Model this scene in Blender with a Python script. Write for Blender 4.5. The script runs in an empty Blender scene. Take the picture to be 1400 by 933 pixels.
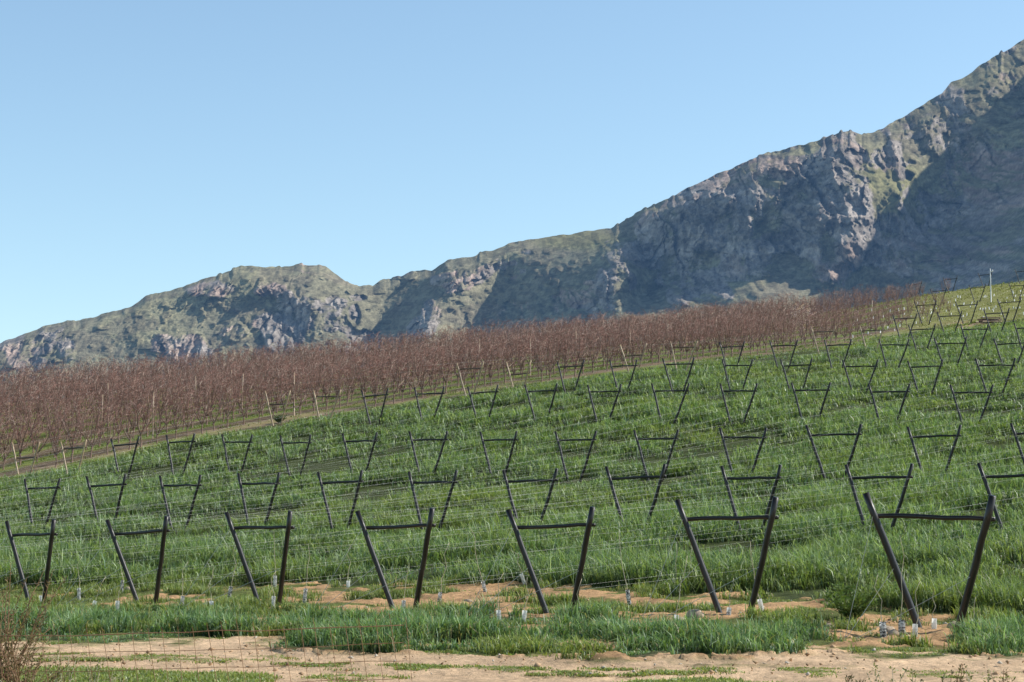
import bpy, math, random
import numpy as np
random.seed(7)
RS = np.random.RandomState(11)
C = bpy.context.scene.collection
SC = bpy.context.scene
# ------------------------------------------------------------------ camera model
FPX, CX, CY = 2722.0, 700.0, 466.5          # focal length and centre in pixels of a 1400 px wide picture
PITCH = math.radians(7.0)
SP, CP = math.sin(PITCH), math.cos(PITCH)
CAMZ = 1.6
D0 = 37.6                                   # metres to the middle frame of the front line
def at(u, y, Z):
    X = (u-CX)/FPX*Z; Y = (CY-y)/FPX*Z
    return (X, Z*CP - Y*SP, CAMZ + Z*SP + Y*CP)
def project(x, y, z):
    zz = z-CAMZ
    Z = y*CP + zz*SP; Y = -y*SP + zz*CP
    Z = np.where(np.abs(Z) < .01, .01, Z)
    return CX + FPX*x/Z, CY - FPX*Y/Z, Z
# ------------------------------------------------------------------ numpy noise
_perm = np.random.RandomState(5).permutation(4096)
_val = np.random.RandomState(6).rand(4096)
def _h(i, j, k, s):
    return _val[_perm[(_perm[(_perm[(i+s*131) & 4095] + j) & 4095] + k) & 4095]]
def vnoise(x, y, s=0):
    x = np.asarray(x, float); y = np.asarray(y, float)
    i = np.floor(x).astype(int); j = np.floor(y).astype(int)
    fx = x-i; fy = y-j
    fx = fx*fx*fx*(fx*(fx*6-15)+10); fy = fy*fy*fy*(fy*(fy*6-15)+10)
    a = _h(i, j, 0, s); b = _h(i+1, j, 0, s); c = _h(i, j+1, 0, s); d = _h(i+1, j+1, 0, s)
    return (a*(1-fx)+b*fx)*(1-fy) + (c*(1-fx)+d*fx)*fy
def fbm(x, y, o=4, s=0, g=.5):
    t = 0; a = 1; n = 0
    for k in range(o):
        t = t + a*vnoise(x*2**k, y*2**k, s+k*7); n += a; a *= g
    return t/n
def ridged(x, y, o=4, s=0, g=.5):
    t = 0; a = 1; n = 0
    for k in range(o):
        t = t + a*(1-np.abs(2*vnoise(x*2**k, y*2**k, s+k*7)-1)); n += a; a *= g
    return t/n
def sm(a, b, x):
    t = np.clip((x-a)/(b-a), 0, 1); return t*t*(3-2*t)
def facet(x, y, s, k=.9):
    x = np.asarray(x, float); y = np.asarray(y, float); i = np.floor(x).astype(int); j = np.floor(y).astype(int)
    best = np.full(x.shape, 9.0); out = np.zeros(x.shape)
    for di in (-1, 0, 1):
        for dj in (-1, 0, 1):
            a, b = i+di, j+dj; cx = a+_h(a, b, 1, s); cy = b+_h(a, b, 2, s); dx = x-cx; dy = y-cy; d = dx*dx+dy*dy
            f = _h(a, b, 3, s) + k*((_h(a, b, 4, s)-.5)*2*dx + (_h(a, b, 5, s)-.35)*1.4*dy); m = d < best
            best = np.where(m, d, best); out = np.where(m, f, out)
    return out
class TPS:                                  # thin plate surface through scattered points
    def __init__(s, P, v, lam=1e-3, scale=1.0):
        P = np.array(P, float)/scale; v = np.array(v, float); s.P = P; s.sc = scale
        n = len(P); r = np.linalg.norm(P[:, None]-P[None], axis=2)
        K = np.where(r > 0, r*r*np.log(r+1e-12), 0) + lam*np.eye(n)
        Q = np.hstack([np.ones((n, 1)), P]); A = np.zeros((n+3, n+3))
        A[:n, :n] = K; A[:n, n:] = Q; A[n:, :n] = Q.T
        s.w = np.linalg.solve(A, np.concatenate([v, [0, 0, 0]]))
    def __call__(s, x, y):
        x = np.asarray(x, float)/s.sc; y = np.asarray(y, float)/s.sc
        sh = np.broadcast(x, y).shape; x = np.broadcast_to(x, sh).ravel(); y = np.broadcast_to(y, sh).ravel()
        o = s.w[-3] + s.w[-2]*x + s.w[-1]*y
        for i in range(len(s.P)):
            r2 = (x-s.P[i, 0])**2 + (y-s.P[i, 1])**2
            o = o + s.w[i]*.5*r2*np.log(r2+1e-12)
        return o.reshape(sh)
# ------------------------------------------------------------------ object helpers
def tag(o, label=None, cat=None, group=None, kind=None):
    if label: o['label'] = label
    if cat: o['category'] = cat
    if group: o['group'] = group
    if kind: o['kind'] = kind
    return o
def link(name, me, m=None, parent=None):
    o = bpy.data.objects.new(name, me)
    if m is not None and me is not None and len(me.materials) == 0: me.materials.append(m)
    C.objects.link(o)
    if parent is not None: o.parent = parent
    return o
def empty(name, loc, rot=(0, 0, 0)):
    o = bpy.data.objects.new(name, None); C.objects.link(o); o.location = loc; o.rotation_euler = rot
    o.empty_display_size = .2
    return o
def copy_tree(o, parent=None):
    c = o.copy(); C.objects.link(c); c.parent = parent
    for ch in [k for k in o.children]: copy_tree(ch, c)
    return c
def np_mesh(name, verts, quads=None, tris=None, col=None, smooth=True, attrs=None):
    me = bpy.data.meshes.new(name)
    verts = np.asarray(verts, np.float32)
    quads = np.zeros((0, 4), np.int32) if quads is None else np.asarray(quads, np.int32)
    tris = np.zeros((0, 3), np.int32) if tris is None else np.asarray(tris, np.int32)
    nq, nt = len(quads), len(tris)
    me.vertices.add(len(verts)); me.vertices.foreach_set('co', verts.ravel())
    me.loops.add(nq*4+nt*3)
    me.loops.foreach_set('vertex_index', np.concatenate([quads.ravel(), tris.ravel()]).astype(np.int32))
    me.polygons.add(nq+nt)
    me.polygons.foreach_set('loop_start', np.concatenate([np.arange(nq)*4, nq*4+np.arange(nt)*3]).astype(np.int32))
    if smooth: me.polygons.foreach_set('use_smooth', np.ones(nq+nt, bool))
    if col is not None:
        a = me.color_attributes.new('Col', 'FLOAT_COLOR', 'POINT')
        c4 = np.ones((len(verts), 4), np.float32); c4[:, :3] = col
        a.data.foreach_set('color', c4.ravel())
    for k, v in (attrs or {}).items():
        a = me.attributes.new(k, 'FLOAT', 'POINT'); a.data.foreach_set('value', np.asarray(v, np.float32).ravel())
    me.update(calc_edges=True); me.validate()
    return me
class MB:                                   # collects tubes and blobs into one mesh
    def __init__(s): s.v = []; s.q = []; s.t = []; s.c = []
    def tube(s, pts, rad, n=6, cap=True, col=(1, 1, 1)):
        pts = [np.array(p, float) for p in pts]
        if not hasattr(rad, '__len__'): rad = [rad]*len(pts)
        b = len(s.v); dd = pts[-1]-pts[0]; dd = dd/(np.linalg.norm(dd)+1e-9)
        up = np.array([0.0, 0, 1]) if abs(dd[2]) < .75 else np.array([1.0, .15, 0])
        for i, p in enumerate(pts):
            d = pts[min(i+1, len(pts)-1)]-pts[max(i-1, 0)]; d = d/(np.linalg.norm(d)+1e-9)
            a = np.cross(d, up); a /= np.linalg.norm(a)+1e-9; e = np.cross(d, a)
            for k in range(n):
                t = 2*math.pi*k/n
                s.v.append(p + rad[i]*(math.cos(t)*a+math.sin(t)*e)); s.c.append(col)
        for i in range(len(pts)-1):
            for k in range(n):
                k2 = (k+1) % n
                s.q.append((b+i*n+k, b+i*n+k2, b+(i+1)*n+k2, b+(i+1)*n+k))
        if cap:
            for base, flip in ((b, 1), (b+(len(pts)-1)*n, 0)):
                ci = len(s.v); r = s.v[base:base+n]; s.v.append(sum(r)/n); s.c.append(col)
                for k in range(n):
                    f = (base+k, base+(k+1) % n, ci)
                    s.t.append(f[::-1] if flip == 0 and False else f)
    def twig(s, a, b, r, col=(1, 1, 1)):    # three sided twig tapering to a point
        a = np.array(a, float); b = np.array(b, float); d = b-a; d /= (np.linalg.norm(d)+1e-9)
        x = np.cross(d, [0.3, .5, .8]); x /= (np.linalg.norm(x)+1e-9); e = np.cross(d, x); i = len(s.v)
        for k in range(3):
            t = 2*math.pi*k/3; s.v.append(a+r*(math.cos(t)*x+math.sin(t)*e)); s.c.append(col)
        s.v.append(b); s.c.append(col)
        for k in range(3): s.t.append((i+k, i+(k+1) % 3, i+3))
    def leaf(s, p, d, l, w, col=(1, 1, 1)):
        p = np.array(p, float); d = np.array(d, float); d /= np.linalg.norm(d)+1e-9
        x = np.cross(d, np.random.RandomState(len(s.v)).rand(3)-.5); x /= (np.linalg.norm(x)+1e-9); i = len(s.v)
        s.v += [p, p+d*l*.5+x*w*.5, p+d*l, p+d*l*.5-x*w*.5]; s.c += [col]*4
        s.q.append((i, i+1, i+2, i+3))
    def mesh(s, name, smooth=True):
        return np_mesh(name, np.array(s.v), np.array(s.q) if s.q else None, np.array(s.t) if s.t else None, np.array(s.c), smooth)
    def build(s, name, m, parent=None, smooth=True): return link(name, s.mesh(name, smooth), m, parent)
# ------------------------------------------------------------------ materials
class NT:
    def __init__(s, name):
        s.m = bpy.data.materials.new(name); s.m.use_nodes = True; s.t = s.m.node_tree; s.t.nodes.clear()
        s.out = s.n('ShaderNodeOutputMaterial')
    def n(s, ty, **kw):
        o = s.t.nodes.new(ty)
        for k, v in kw.items(): setattr(o, k, v)
        return o
    def l(s, a, b): s.t.links.new(a, b)
    def noise(s, scale, detail=4, rough=.55, vec=None):
        o = s.n('ShaderNodeTexNoise'); o.inputs['Scale'].default_value = scale; o.inputs['Detail'].default_value = detail
        o.inputs['Roughness'].default_value = rough
        if vec is None:
            g = s.n('ShaderNodeNewGeometry'); vec = g.outputs['Position']
        s.l(vec, o.inputs['Vector']); return o.outputs['Fac']
    def ramp(s, f, stops):
        r = s.n('ShaderNodeValToRGB'); e = r.color_ramp.elements
        while len(e) < len(stops): e.new(.5)
        for k, (p, c) in enumerate(stops):
            e[k].position = p; e[k].color = (*c, 1) if hasattr(c, '__len__') else (c, c, c, 1)
        s.l(f, r.inputs['Fac']); return r.outputs['Color']
    def mix(s, f, a, b, mode='MIX'):
        o = s.n('ShaderNodeMix', data_type='RGBA', blend_type=mode)
        for sock, v in ((o.inputs[0], f), (o.inputs[6], a), (o.inputs[7], b)):
            if isinstance(v, (int, float)): sock.default_value = v
            elif isinstance(v, tuple): sock.default_value = (*v, 1)
            else: s.l(v, sock)
        return o.outputs[2]
    def attr(s, name):
        o = s.n('ShaderNodeAttribute', attribute_name=name); return o
    def bump(s, f, dist, strength=.6):
        b = s.n('ShaderNodeBump'); b.inputs['Distance'].default_value = dist; b.inputs['Strength'].default_value = strength
        s.l(f, b.inputs['Height']); return b.outputs['Normal']
    def principled(s, col, rough=.8, normal=None, spec=.3, metal=0):
        p = s.n('ShaderNodeBsdfPrincipled'); p.inputs['Roughness'].default_value = rough
        p.inputs['Specular IOR Level'].default_value = spec; p.inputs['Metallic'].default_value = metal
        if isinstance(col, tuple): p.inputs['Base Color'].default_value = (*col, 1)
        else: s.l(col, p.inputs['Base Color'])
        if normal is not None: s.l(normal, p.inputs['Normal'])
        return p
    def done(s, sh): s.l(sh, s.out.inputs['Surface']); return s.m

def objcoord(n): return n.n('ShaderNodeTexCoord').outputs['Object']
def mat_simple(name, c1, c2, scale, rough=.8, bump=0.0, spec=.3, metal=0, vcol=False):
    n = NT(name); v = objcoord(n); f = n.noise(scale, 5, .6, v); col = n.mix(n.ramp(f, [(.3, 0.0), (.7, 1.0)]), c1, c2)
    if vcol: col = n.mix(1.0, col, n.attr('Col').outputs['Color'], 'MULTIPLY')
    nm = n.bump(n.noise(scale*3, 4, .6, v), bump) if bump else None
    return n.done(n.principled(col, rough, nm, spec, metal).outputs[0])
def mat_pole(name, dark, light):
    n = NT(name); v = objcoord(n)
    mp = n.n('ShaderNodeMapping'); mp.inputs['Scale'].default_value = (26, 26, 2.2); n.l(v, mp.inputs['Vector'])
    f = n.noise(1, 6, .65, mp.outputs[0]); g = n.noise(1.7, 3, .5)
    col = n.mix(n.ramp(f, [(.35, 0.0), (.72, 1.0)]), dark, light)
    col = n.mix(n.ramp(g, [(.45, 0.0), (.8, .5)]), col, tuple(min(1, c*2.2) for c in light))
    return n.done(n.principled(col, .4, n.bump(f, .006, .8), .55).outputs[0])
def mat_leafy(name, trans=.4, rough=.5, spec=.35):
    n = NT(name); col = n.attr('Col').outputs['Color']
    p = n.principled(col, rough, None, spec)
    t = n.n('ShaderNodeBsdfTranslucent'); n.l(n.mix(1.0, col, (1.25, 1.35, .55), 'MULTIPLY'), t.inputs['Color'])
    mx = n.n('ShaderNodeMixShader'); mx.inputs[0].default_value = trans
    n.l(p.outputs[0], mx.inputs[1]); n.l(t.outputs[0], mx.inputs[2])
    return n.done(mx.outputs[0])
M = {}
M['pole'] = mat_pole('tarred pole', (.006, .005, .005), (.03, .024, .022))
M['bar'] = mat_pole('tarred bar', (.005, .004, .004), (.02, .015, .013))
M['old_pole'] = mat_pole('weathered pole', (.24, .16, .095), (.46, .33, .2))
M['old_bar'] = mat_pole('brown bar', (.05, .03, .022), (.12, .075, .05))
M['post'] = mat_pole('pale post', (.2, .13, .085), (.40, .28, .18))
M['wire'] = mat_simple('galvanised wire', (.5, .5, .47), (.68, .68, .64), 3, .45, 0, .4, .2)
M['rust'] = mat_simple('rusty wire', (.22, .12, .07), (.36, .22, .13), 4, .8)
M['bark'] = mat_simple('fruit tree bark', (.15, .095, .075), (.3, .2, .15), 3, .85)
M['twig'] = mat_simple('red twigs', (.8, .8, .8), (1, 1, 1), 2, .7, 0, .35, 0, True)
M['guard'] = None
M['stem'] = mat_simple('sapling stem', (.42, .36, .24), (.62, .55, .4), 4, .7)
M['grass'] = mat_leafy('cover crop blades', .36, .45, .4)
M['leaf'] = mat_leafy('weed leaves', .3, .55, .3)
M['leaf_stem'] = mat_simple('green stem', (.10, .14, .04), (.16, .2, .06), 4, .7)
M['white'] = mat_simple('white paint', (.72, .72, .7), (.82, .82, .8), 6, .6)
M['rock'] = mat_simple('pale stone', (.34, .25, .17), (.55, .45, .35), 9, .9, .02)
M['pile'] = mat_simple('dark stacked poles', (.03, .02, .018), (.14, .09, .07), 5, .8)
def mat_guard():
    n = NT('printed trunk guard'); v = objcoord(n)
    mp = n.n('ShaderNodeMapping'); mp.inputs['Scale'].default_value = (14, 14, 30); n.l(v, mp.inputs['Vector'])
    f = n.noise(1, 3, .7, mp.outputs[0]); a = n.attr('Col').outputs['Color']
    dark = n.ramp(f, [(.44, 1.0), (.56, 0.0)])
    col = n.mix(n.mix(1.0, dark, a, 'MULTIPLY'), (.9, .9, .87), (.025, .028, .035))
    p = n.principled(col, .45, None, .4); t = n.n('ShaderNodeBsdfTranslucent'); n.l(col, t.inputs['Color'])
    mx = n.n('ShaderNodeMixShader'); mx.inputs[0].default_value = .6; n.l(p.outputs[0], mx.inputs[1]); n.l(t.outputs[0], mx.inputs[2])
    return n.done(mx.outputs[0])
M['guard'] = mat_guard()
# ------------------------------------------------------------------ trellis lines: pixel layout of every line of frames (a+b*i)/(1+c*i), depth L*(1+c*i)
LINES = [  # a, b, c, L, i0, i1, top row (pixels) at a few columns
    (747, 176, -.0656, 1.000, -5, 3),
    (723, 109.5, -.0415, 1.607, -7, 5),
    (785, 82.6, -.0316, 2.131, -9, 6),
    (824, 63.8, -.0277, 2.680, -6, 7),
    (1006, 58.7, -.0219, 3.000, -5, 6),
    (1144, 53.6, -.0184, 3.280, -4, 5),
    (1260, 47.0, -.0181, 3.620, -2, 4),
    (1298, 42.0, -.0162, 4.080, -1, 4),
    (1322, 38.0, -.0146, 4.560, -1, 4),
    (1336, 35.0, -.0136, 5.050, -2, 3),
    (1348, 32.0, -.0126, 5.600, -3, 2),
]
def line_pt(j, i):
    a, b, c, L, _, _ = LINES[j]; w = 1+c*i
    return (a+b*i)/w, L*w*D0
HPX = 155.0
gp = []                                     # ground control points: pixel column, pixel row, depth in D0
for u, y, z in [(50, 827, 1.262), (201, 827, 1.197), (368, 830, 1.131), (553, 836, 1.066), (765, 842, 1.0), (1005, 842, .934), (1283, 864, .869), (1600, 888, .81)]:
    gp.append((u, y, z))
for u, y, z in [(55, 728, 2.007), (350, 731, 1.807), (723, 733, 1.607), (1028, 736, 1.474), (1201, 740, 1.407), (1382, 742, 1.34),
                (16, 662, 2.74), (169, 655, 2.6), (405, 656, 2.4), (785, 659, 2.131), (1016, 660, 1.997), (1277, 662, 1.862), (1420, 664, 1.79),
                (378, 583, 3.12), (581, 582, 2.9), (824, 581, 2.68), (1110, 585, 2.457), (1327, 589, 2.31),
                (709, 540, 3.26), (1006, 541, 3.0), (1174, 543, 2.87), (1360, 545, 2.74),
                (895, 511, 3.5), (1000, 510, 3.4), (1144, 509, 3.28), (1381, 509, 3.1),
                (1125, 486, 3.75), (1260, 484, 3.62), (1397, 484, 3.5), (1298, 462, 4.08), (1420, 460, 3.9), (1322, 444, 4.56), (1250, 447, 4.6), (1400, 425, 4.7),
                (1400, 388, 6.0), (1250, 408, 5.9), (1150, 424, 5.8),
                (0, 594, 3.3), (0, 560, 4.0), (150, 586, 3.3), (150, 545, 4.1), (400, 545, 3.8), (400, 515, 4.5),
                (700, 512, 3.8), (700, 487, 4.6), (1000, 478, 4.2), (1000, 453, 5.2), (-400, 690, 3.0), (-400, 600, 4.1), (1750, 480, 3.0), (1750, 640, 1.8), (1750, 760, 1.1)]:
    gp.append((u, y, z))
gw = [at(u, y, z*D0) for u, y, z in gp]
for p in [(0, 0, 0), (0, 10, .1), (-8, 10, .1), (8, 10, .1), (0, 20, .35), (-7, 20, .33), (7, 20, .37), (0, 27, .62), (-9, 28, .66), (9, 27, .6), (-25, 25, .4), (25, 25, .7),
          (-40, 5, 0), (40, 5, .3), (0, -30, -.3), (-60, -30, -.5), (60, -30, .2), (-60, 60, 1.5), (75, 60, 8), (-90, 130, 6), (120, 130, 22), (0, 260, 24), (-110, 230, 9), (110, 260, 36)]:
    gw.append(p)
gw = np.array(gw)
_g = TPS(gw[:, :2], gw[:, 2], lam=1e-5, scale=60.0)
def ground(x, y):
    x = np.asarray(x, float); y = np.asarray(y, float)
    r = np.hypot(x, y-60); w = 1-sm(170, 300, r)
    xc = np.clip(x, -120, 130); yc = np.clip(y, -40, 270)
    return _g(xc, yc)*w + (1-w)*12.0
def hit(u, y):                              # where the ray through a pixel meets the ground
    Z = np.concatenate([np.arange(8, 60, .1), np.arange(60, 260, .3)])
    P = at(u, y, Z); g = ground(P[0], P[1]); k = np.argmax(P[2] <= g)
    if P[2][k] > g[k]: k = len(Z)-1
    return (float(P[0][k]), float(P[1][k]), float(g[k]))
# picture-row outlines of the different covers (evaluated once, to place real ground cover)
def ip(pts):
    a = np.array(pts, float); return lambda u: np.interp(u, a[:, 0], a[:, 1])
field_top = ip([(-300, 690), (0, 652), (100, 636), (200, 612), (300, 592), (400, 574), (480, 562), (600, 544), (700, 528), (800, 515), (900, 500), (1000, 490), (1080, 481), (1180, 466), (1250, 452), (1330, 440), (1400, 436), (1700, 420)])
front_base = ip([(-300, 824), (34, 826), (201, 828), (370, 831), (555, 837), (772, 843), (985, 848), (1283, 864), (1400, 871), (1700, 895)])
road_top = ip([(-300, 884), (0, 882), (60, 879), (340, 876), (372, 872), (395, 885), (430, 893), (540, 896), (700, 899), (850, 902), (1000, 900), (1100, 896), (1250, 895), (1400, 896), (1700, 900)])
road_bot = ip([(-300, 920), (0, 919), (100, 916), (250, 924), (500, 928), (700, 934), (900, 936), (960, 931), (1100, 940), (1250, 950), (1400, 955), (1700, 955)])
orch_right = 1235.0
def noiseuv(x, y, s, sc): return fbm(x*sc, y*sc, 4, s)
ROWD = np.array([.627, .779]); FRD = np.array([.779, -.627])
def cover(x, y):
    """returns dict of cover weights at ground points"""
    z = ground(x, y); u, v, Z = project(x, y, z)
    n1 = noiseuv(x, y, 1, .55); n2 = noiseuv(x, y, 2, 1.6); n3 = noiseuv(x, y, 3, .12)
    fb = front_base(u); ft = field_top(u)
    near = (Z > 5) & (Z < 60)
    v0 = v; u0 = u; v = v+(n2-.5)*16*near; u = u+(noiseuv(x, y, 12, .9)-.5)*110*near
    jit = (n1-.5)*26
    coff = np.interp(u, [0, 200, 420, 640, 860, 1000, 1150, 1265, 1400], [27, 30, 37, 42, 40, 43, 35, 30, 30])
    tall = (v < fb-coff+3+jit*.6) & (v > ft+np.where(u < 600, 2, .5)+(n1-.5)*10)
    road = sm(-5, 4, v-road_top(u)+(n2-.5)*14)*sm(-5, 4, road_bot(u)-v+(n2-.5)*12)
    tuft = (v > fb+2+jit*.4) & (v < road_top(u)-2) & (((u < 345) & (v > 850)) | ((u > 398) & (u < 545) & (v > 853)) | ((u > 845) & (u < 1108) & (v > 866+jit*.2)) | ((u > 1318) & (v > 862)) | ((u > 545) & (u < 850) & (n1 > .5)))
    tuft = tuft & (noiseuv(x, y, 13, .75) > np.where(u < 545, .40, .455))
    mid = (v >= fb-coff-6) & (v < road_top(u)) & ~tuft & ~tall
    dirt = sm(.475, .55, noiseuv(x*.7+y*.2, y*.9, 9, 1.15))*mid*sm(250, 420, u+260*(v > fb-14)*(v < fb+4))
    dirt = np.maximum(dirt, sm(16, 6, np.abs(v-852))*sm(1120, 1150, u)*sm(1330, 1290, u)*sm(.25, .45, n2))
    dirt = np.maximum(dirt, sm(13, 5, np.abs(v-858))*sm(350, 362, u)*sm(402, 388, u))
    dirt = np.maximum(dirt, sm(8, 2, np.abs(v-866))*sm(800, 830, u)*sm(960, 920, u)*sm(.3, .5, n2))
    dirt = np.maximum(dirt, sm(12, 4, np.abs(v-822))*sm(620, 650, u)*sm(725, 700, u)*sm(.35, .5, n2))
    dirt = np.maximum(dirt, sm(10, 3, np.abs(v-822))*sm(835, 855, u)*sm(915, 890, u)*sm(.35, .5, n2))
    orch = (v <= ft+1.5) & (u < orch_right+(n1-.5)*60) & (Z > 60)
    yel = (v <= ft+1.5) & ~orch & (Z > 60)
    u = u0; v = v0
    edge = sm(np.where(u < 550, 10, 5), 0, np.abs(v-ft+3))*np.where(u < 550, .75, .4)*(u < 1300)*(Z > 60)
    return dict(z=z, u=u, v=v, Z=Z, tall=tall, road=road*near, tuft=tuft & near, mid=mid & near, dirt=dirt*near, orch=orch, yel=yel, edge=edge, n1=n1, n2=n2, n3=n3)
# ------------------------------------------------------------------ ground sheet
def build_ground():
    az = np.concatenate([np.linspace(-180, -24, 60)[:-1], np.linspace(-24, -16.2, 40)[:-1], np.linspace(-16.2, 16.2, 700)[:-1], np.linspace(16.2, 24, 40)[:-1], np.linspace(24, 180, 60)])
    r = np.concatenate([[.05], np.geomspace(2, 15, 30)[:-1], np.geomspace(15, 60, 420)[:-1], np.geomspace(60, 240, 260)[:-1], np.geomspace(240, 30000, 50)])
    A, R = np.meshgrid(np.radians(az), r)
    X = R*np.sin(A); Y = R*np.cos(A)
    c = cover(X, Y); Z = c['z'].copy()
    d = np.clip(np.maximum(c['dirt'], c['road']), 0, 1)
    Z += (fbm(X*3, Y*3, 3, 41)-.5)*.08*(R < 80)*(1-.5*c['road']) + (fbm(X*.7, Y*.7, 3, 43)-.5)*.08*(R < 80)*(R > 14)*(1-c['road'])
    Z += c['mid']*c['dirt']*(.05*fbm(X*2, Y*2, 3, 45)+.055*(fbm(X*7, Y*7, 3, 46)-.45)) + c['road']*.035*(fbm(X*5, Y*9, 4, 47)-.5)
    for k, rt in enumerate((.27, .70)):     # two wheel ruts
        vv = road_top(c['u'])*(1-rt)+road_bot(c['u'])*rt
        Z -= .05*np.exp(-((c['v']-vv)/5.0)**2)*c['road']
    V = np.stack([X, Y, Z], -1).reshape(-1, 3)
    nr, na = A.shape
    i = np.arange(nr-1)[:, None]*na + np.arange(na-1)[None]
    q = np.stack([i, i+1, i+na+1, i+na], -1).reshape(-1, 4)[:, ::-1]
    # base colours
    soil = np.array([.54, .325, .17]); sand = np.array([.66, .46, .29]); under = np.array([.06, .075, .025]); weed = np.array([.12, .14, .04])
    orch = np.array([.19, .14, .09]); yel = np.array([.24, .24, .08]); far = np.array([.12, .13, .07]); og = np.array([.18, .22, .055])
    n = c['n1'][..., None]; n2 = c['n2'][..., None]; sh = X.shape+(3,)
    col = np.broadcast_to(far, sh).copy()
    def put(mask, cc):
        m = np.asarray(mask, float)[..., None]; col[:] = col*(1-m)+cc*m
    put((c['Z'] < 60)*1.0, weed*(.6+.9*n)); put((c['Z'] < 27)*(c['v'] > road_bot(c['u'])-4)*sm(.56, .42, c['n1']+np.where(c['u'] > 620, -.1, 0)), sand*.95)
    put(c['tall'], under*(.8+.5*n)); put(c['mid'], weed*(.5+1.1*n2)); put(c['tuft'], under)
    strip = .5+.5*np.sin((X*FRD[0]+Y*FRD[1])*2*math.pi/4.0)
    om = sm(.40, .62, c['n2']*.5+strip*.5)[..., None]
    put(c['orch'], orch*(1-om)+og*om*(.7+.6*n)); put(c['yel'], yel*(.65+.7*n2))
    put(c['edge']*sm(.3, .6, c['n1'])*.8, np.array([.36, .25, .17]))
    pt = sm(9, 3, np.hypot((c['u']-1322)/4.2, c['v']-446))*(c['Z'] > 100)
    put(pt*.9, np.array([.42, .29, .17]))
    dd = np.clip(c['dirt'], 0, 1); put(dd*.95, soil*(.65+.7*n2))
    tuftr = np.exp(-((c['v']-(road_top(c['u'])*.52+road_bot(c['u'])*.48))/4.5)**2)*sm(.5, .68, c['n2'])
    put(c['road'], sand*(.8+.42*n)); put(c['road']*tuftr*.8, np.array([.13, .15, .045]))
    me = np_mesh('ground', V, q, None, col.reshape(-1, 3))
    n_ = NT('earth'); a = n_.attr('Col').outputs['Color']
    f1 = n_.noise(9, 6, .65); f2 = n_.noise(1.1, 4, .6)
    cc = n_.mix(1.0, a, n_.ramp(f1, [(.25, .62), (.5, 1.0), (.75, 1.28)]), 'MULTIPLY')
    cc = n_.mix(.7, cc, n_.mix(1.0, cc, n_.ramp(f2, [(.3, .7), (.7, 1.25)]), 'MULTIPLY'))
    m = n_.done(n_.principled(cc, .95, n_.bump(n_.noise(14, 6, .7), .05, .9), .15).outputs[0])
    tag(link('ground', me, m), kind='structure')
build_ground()
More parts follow.
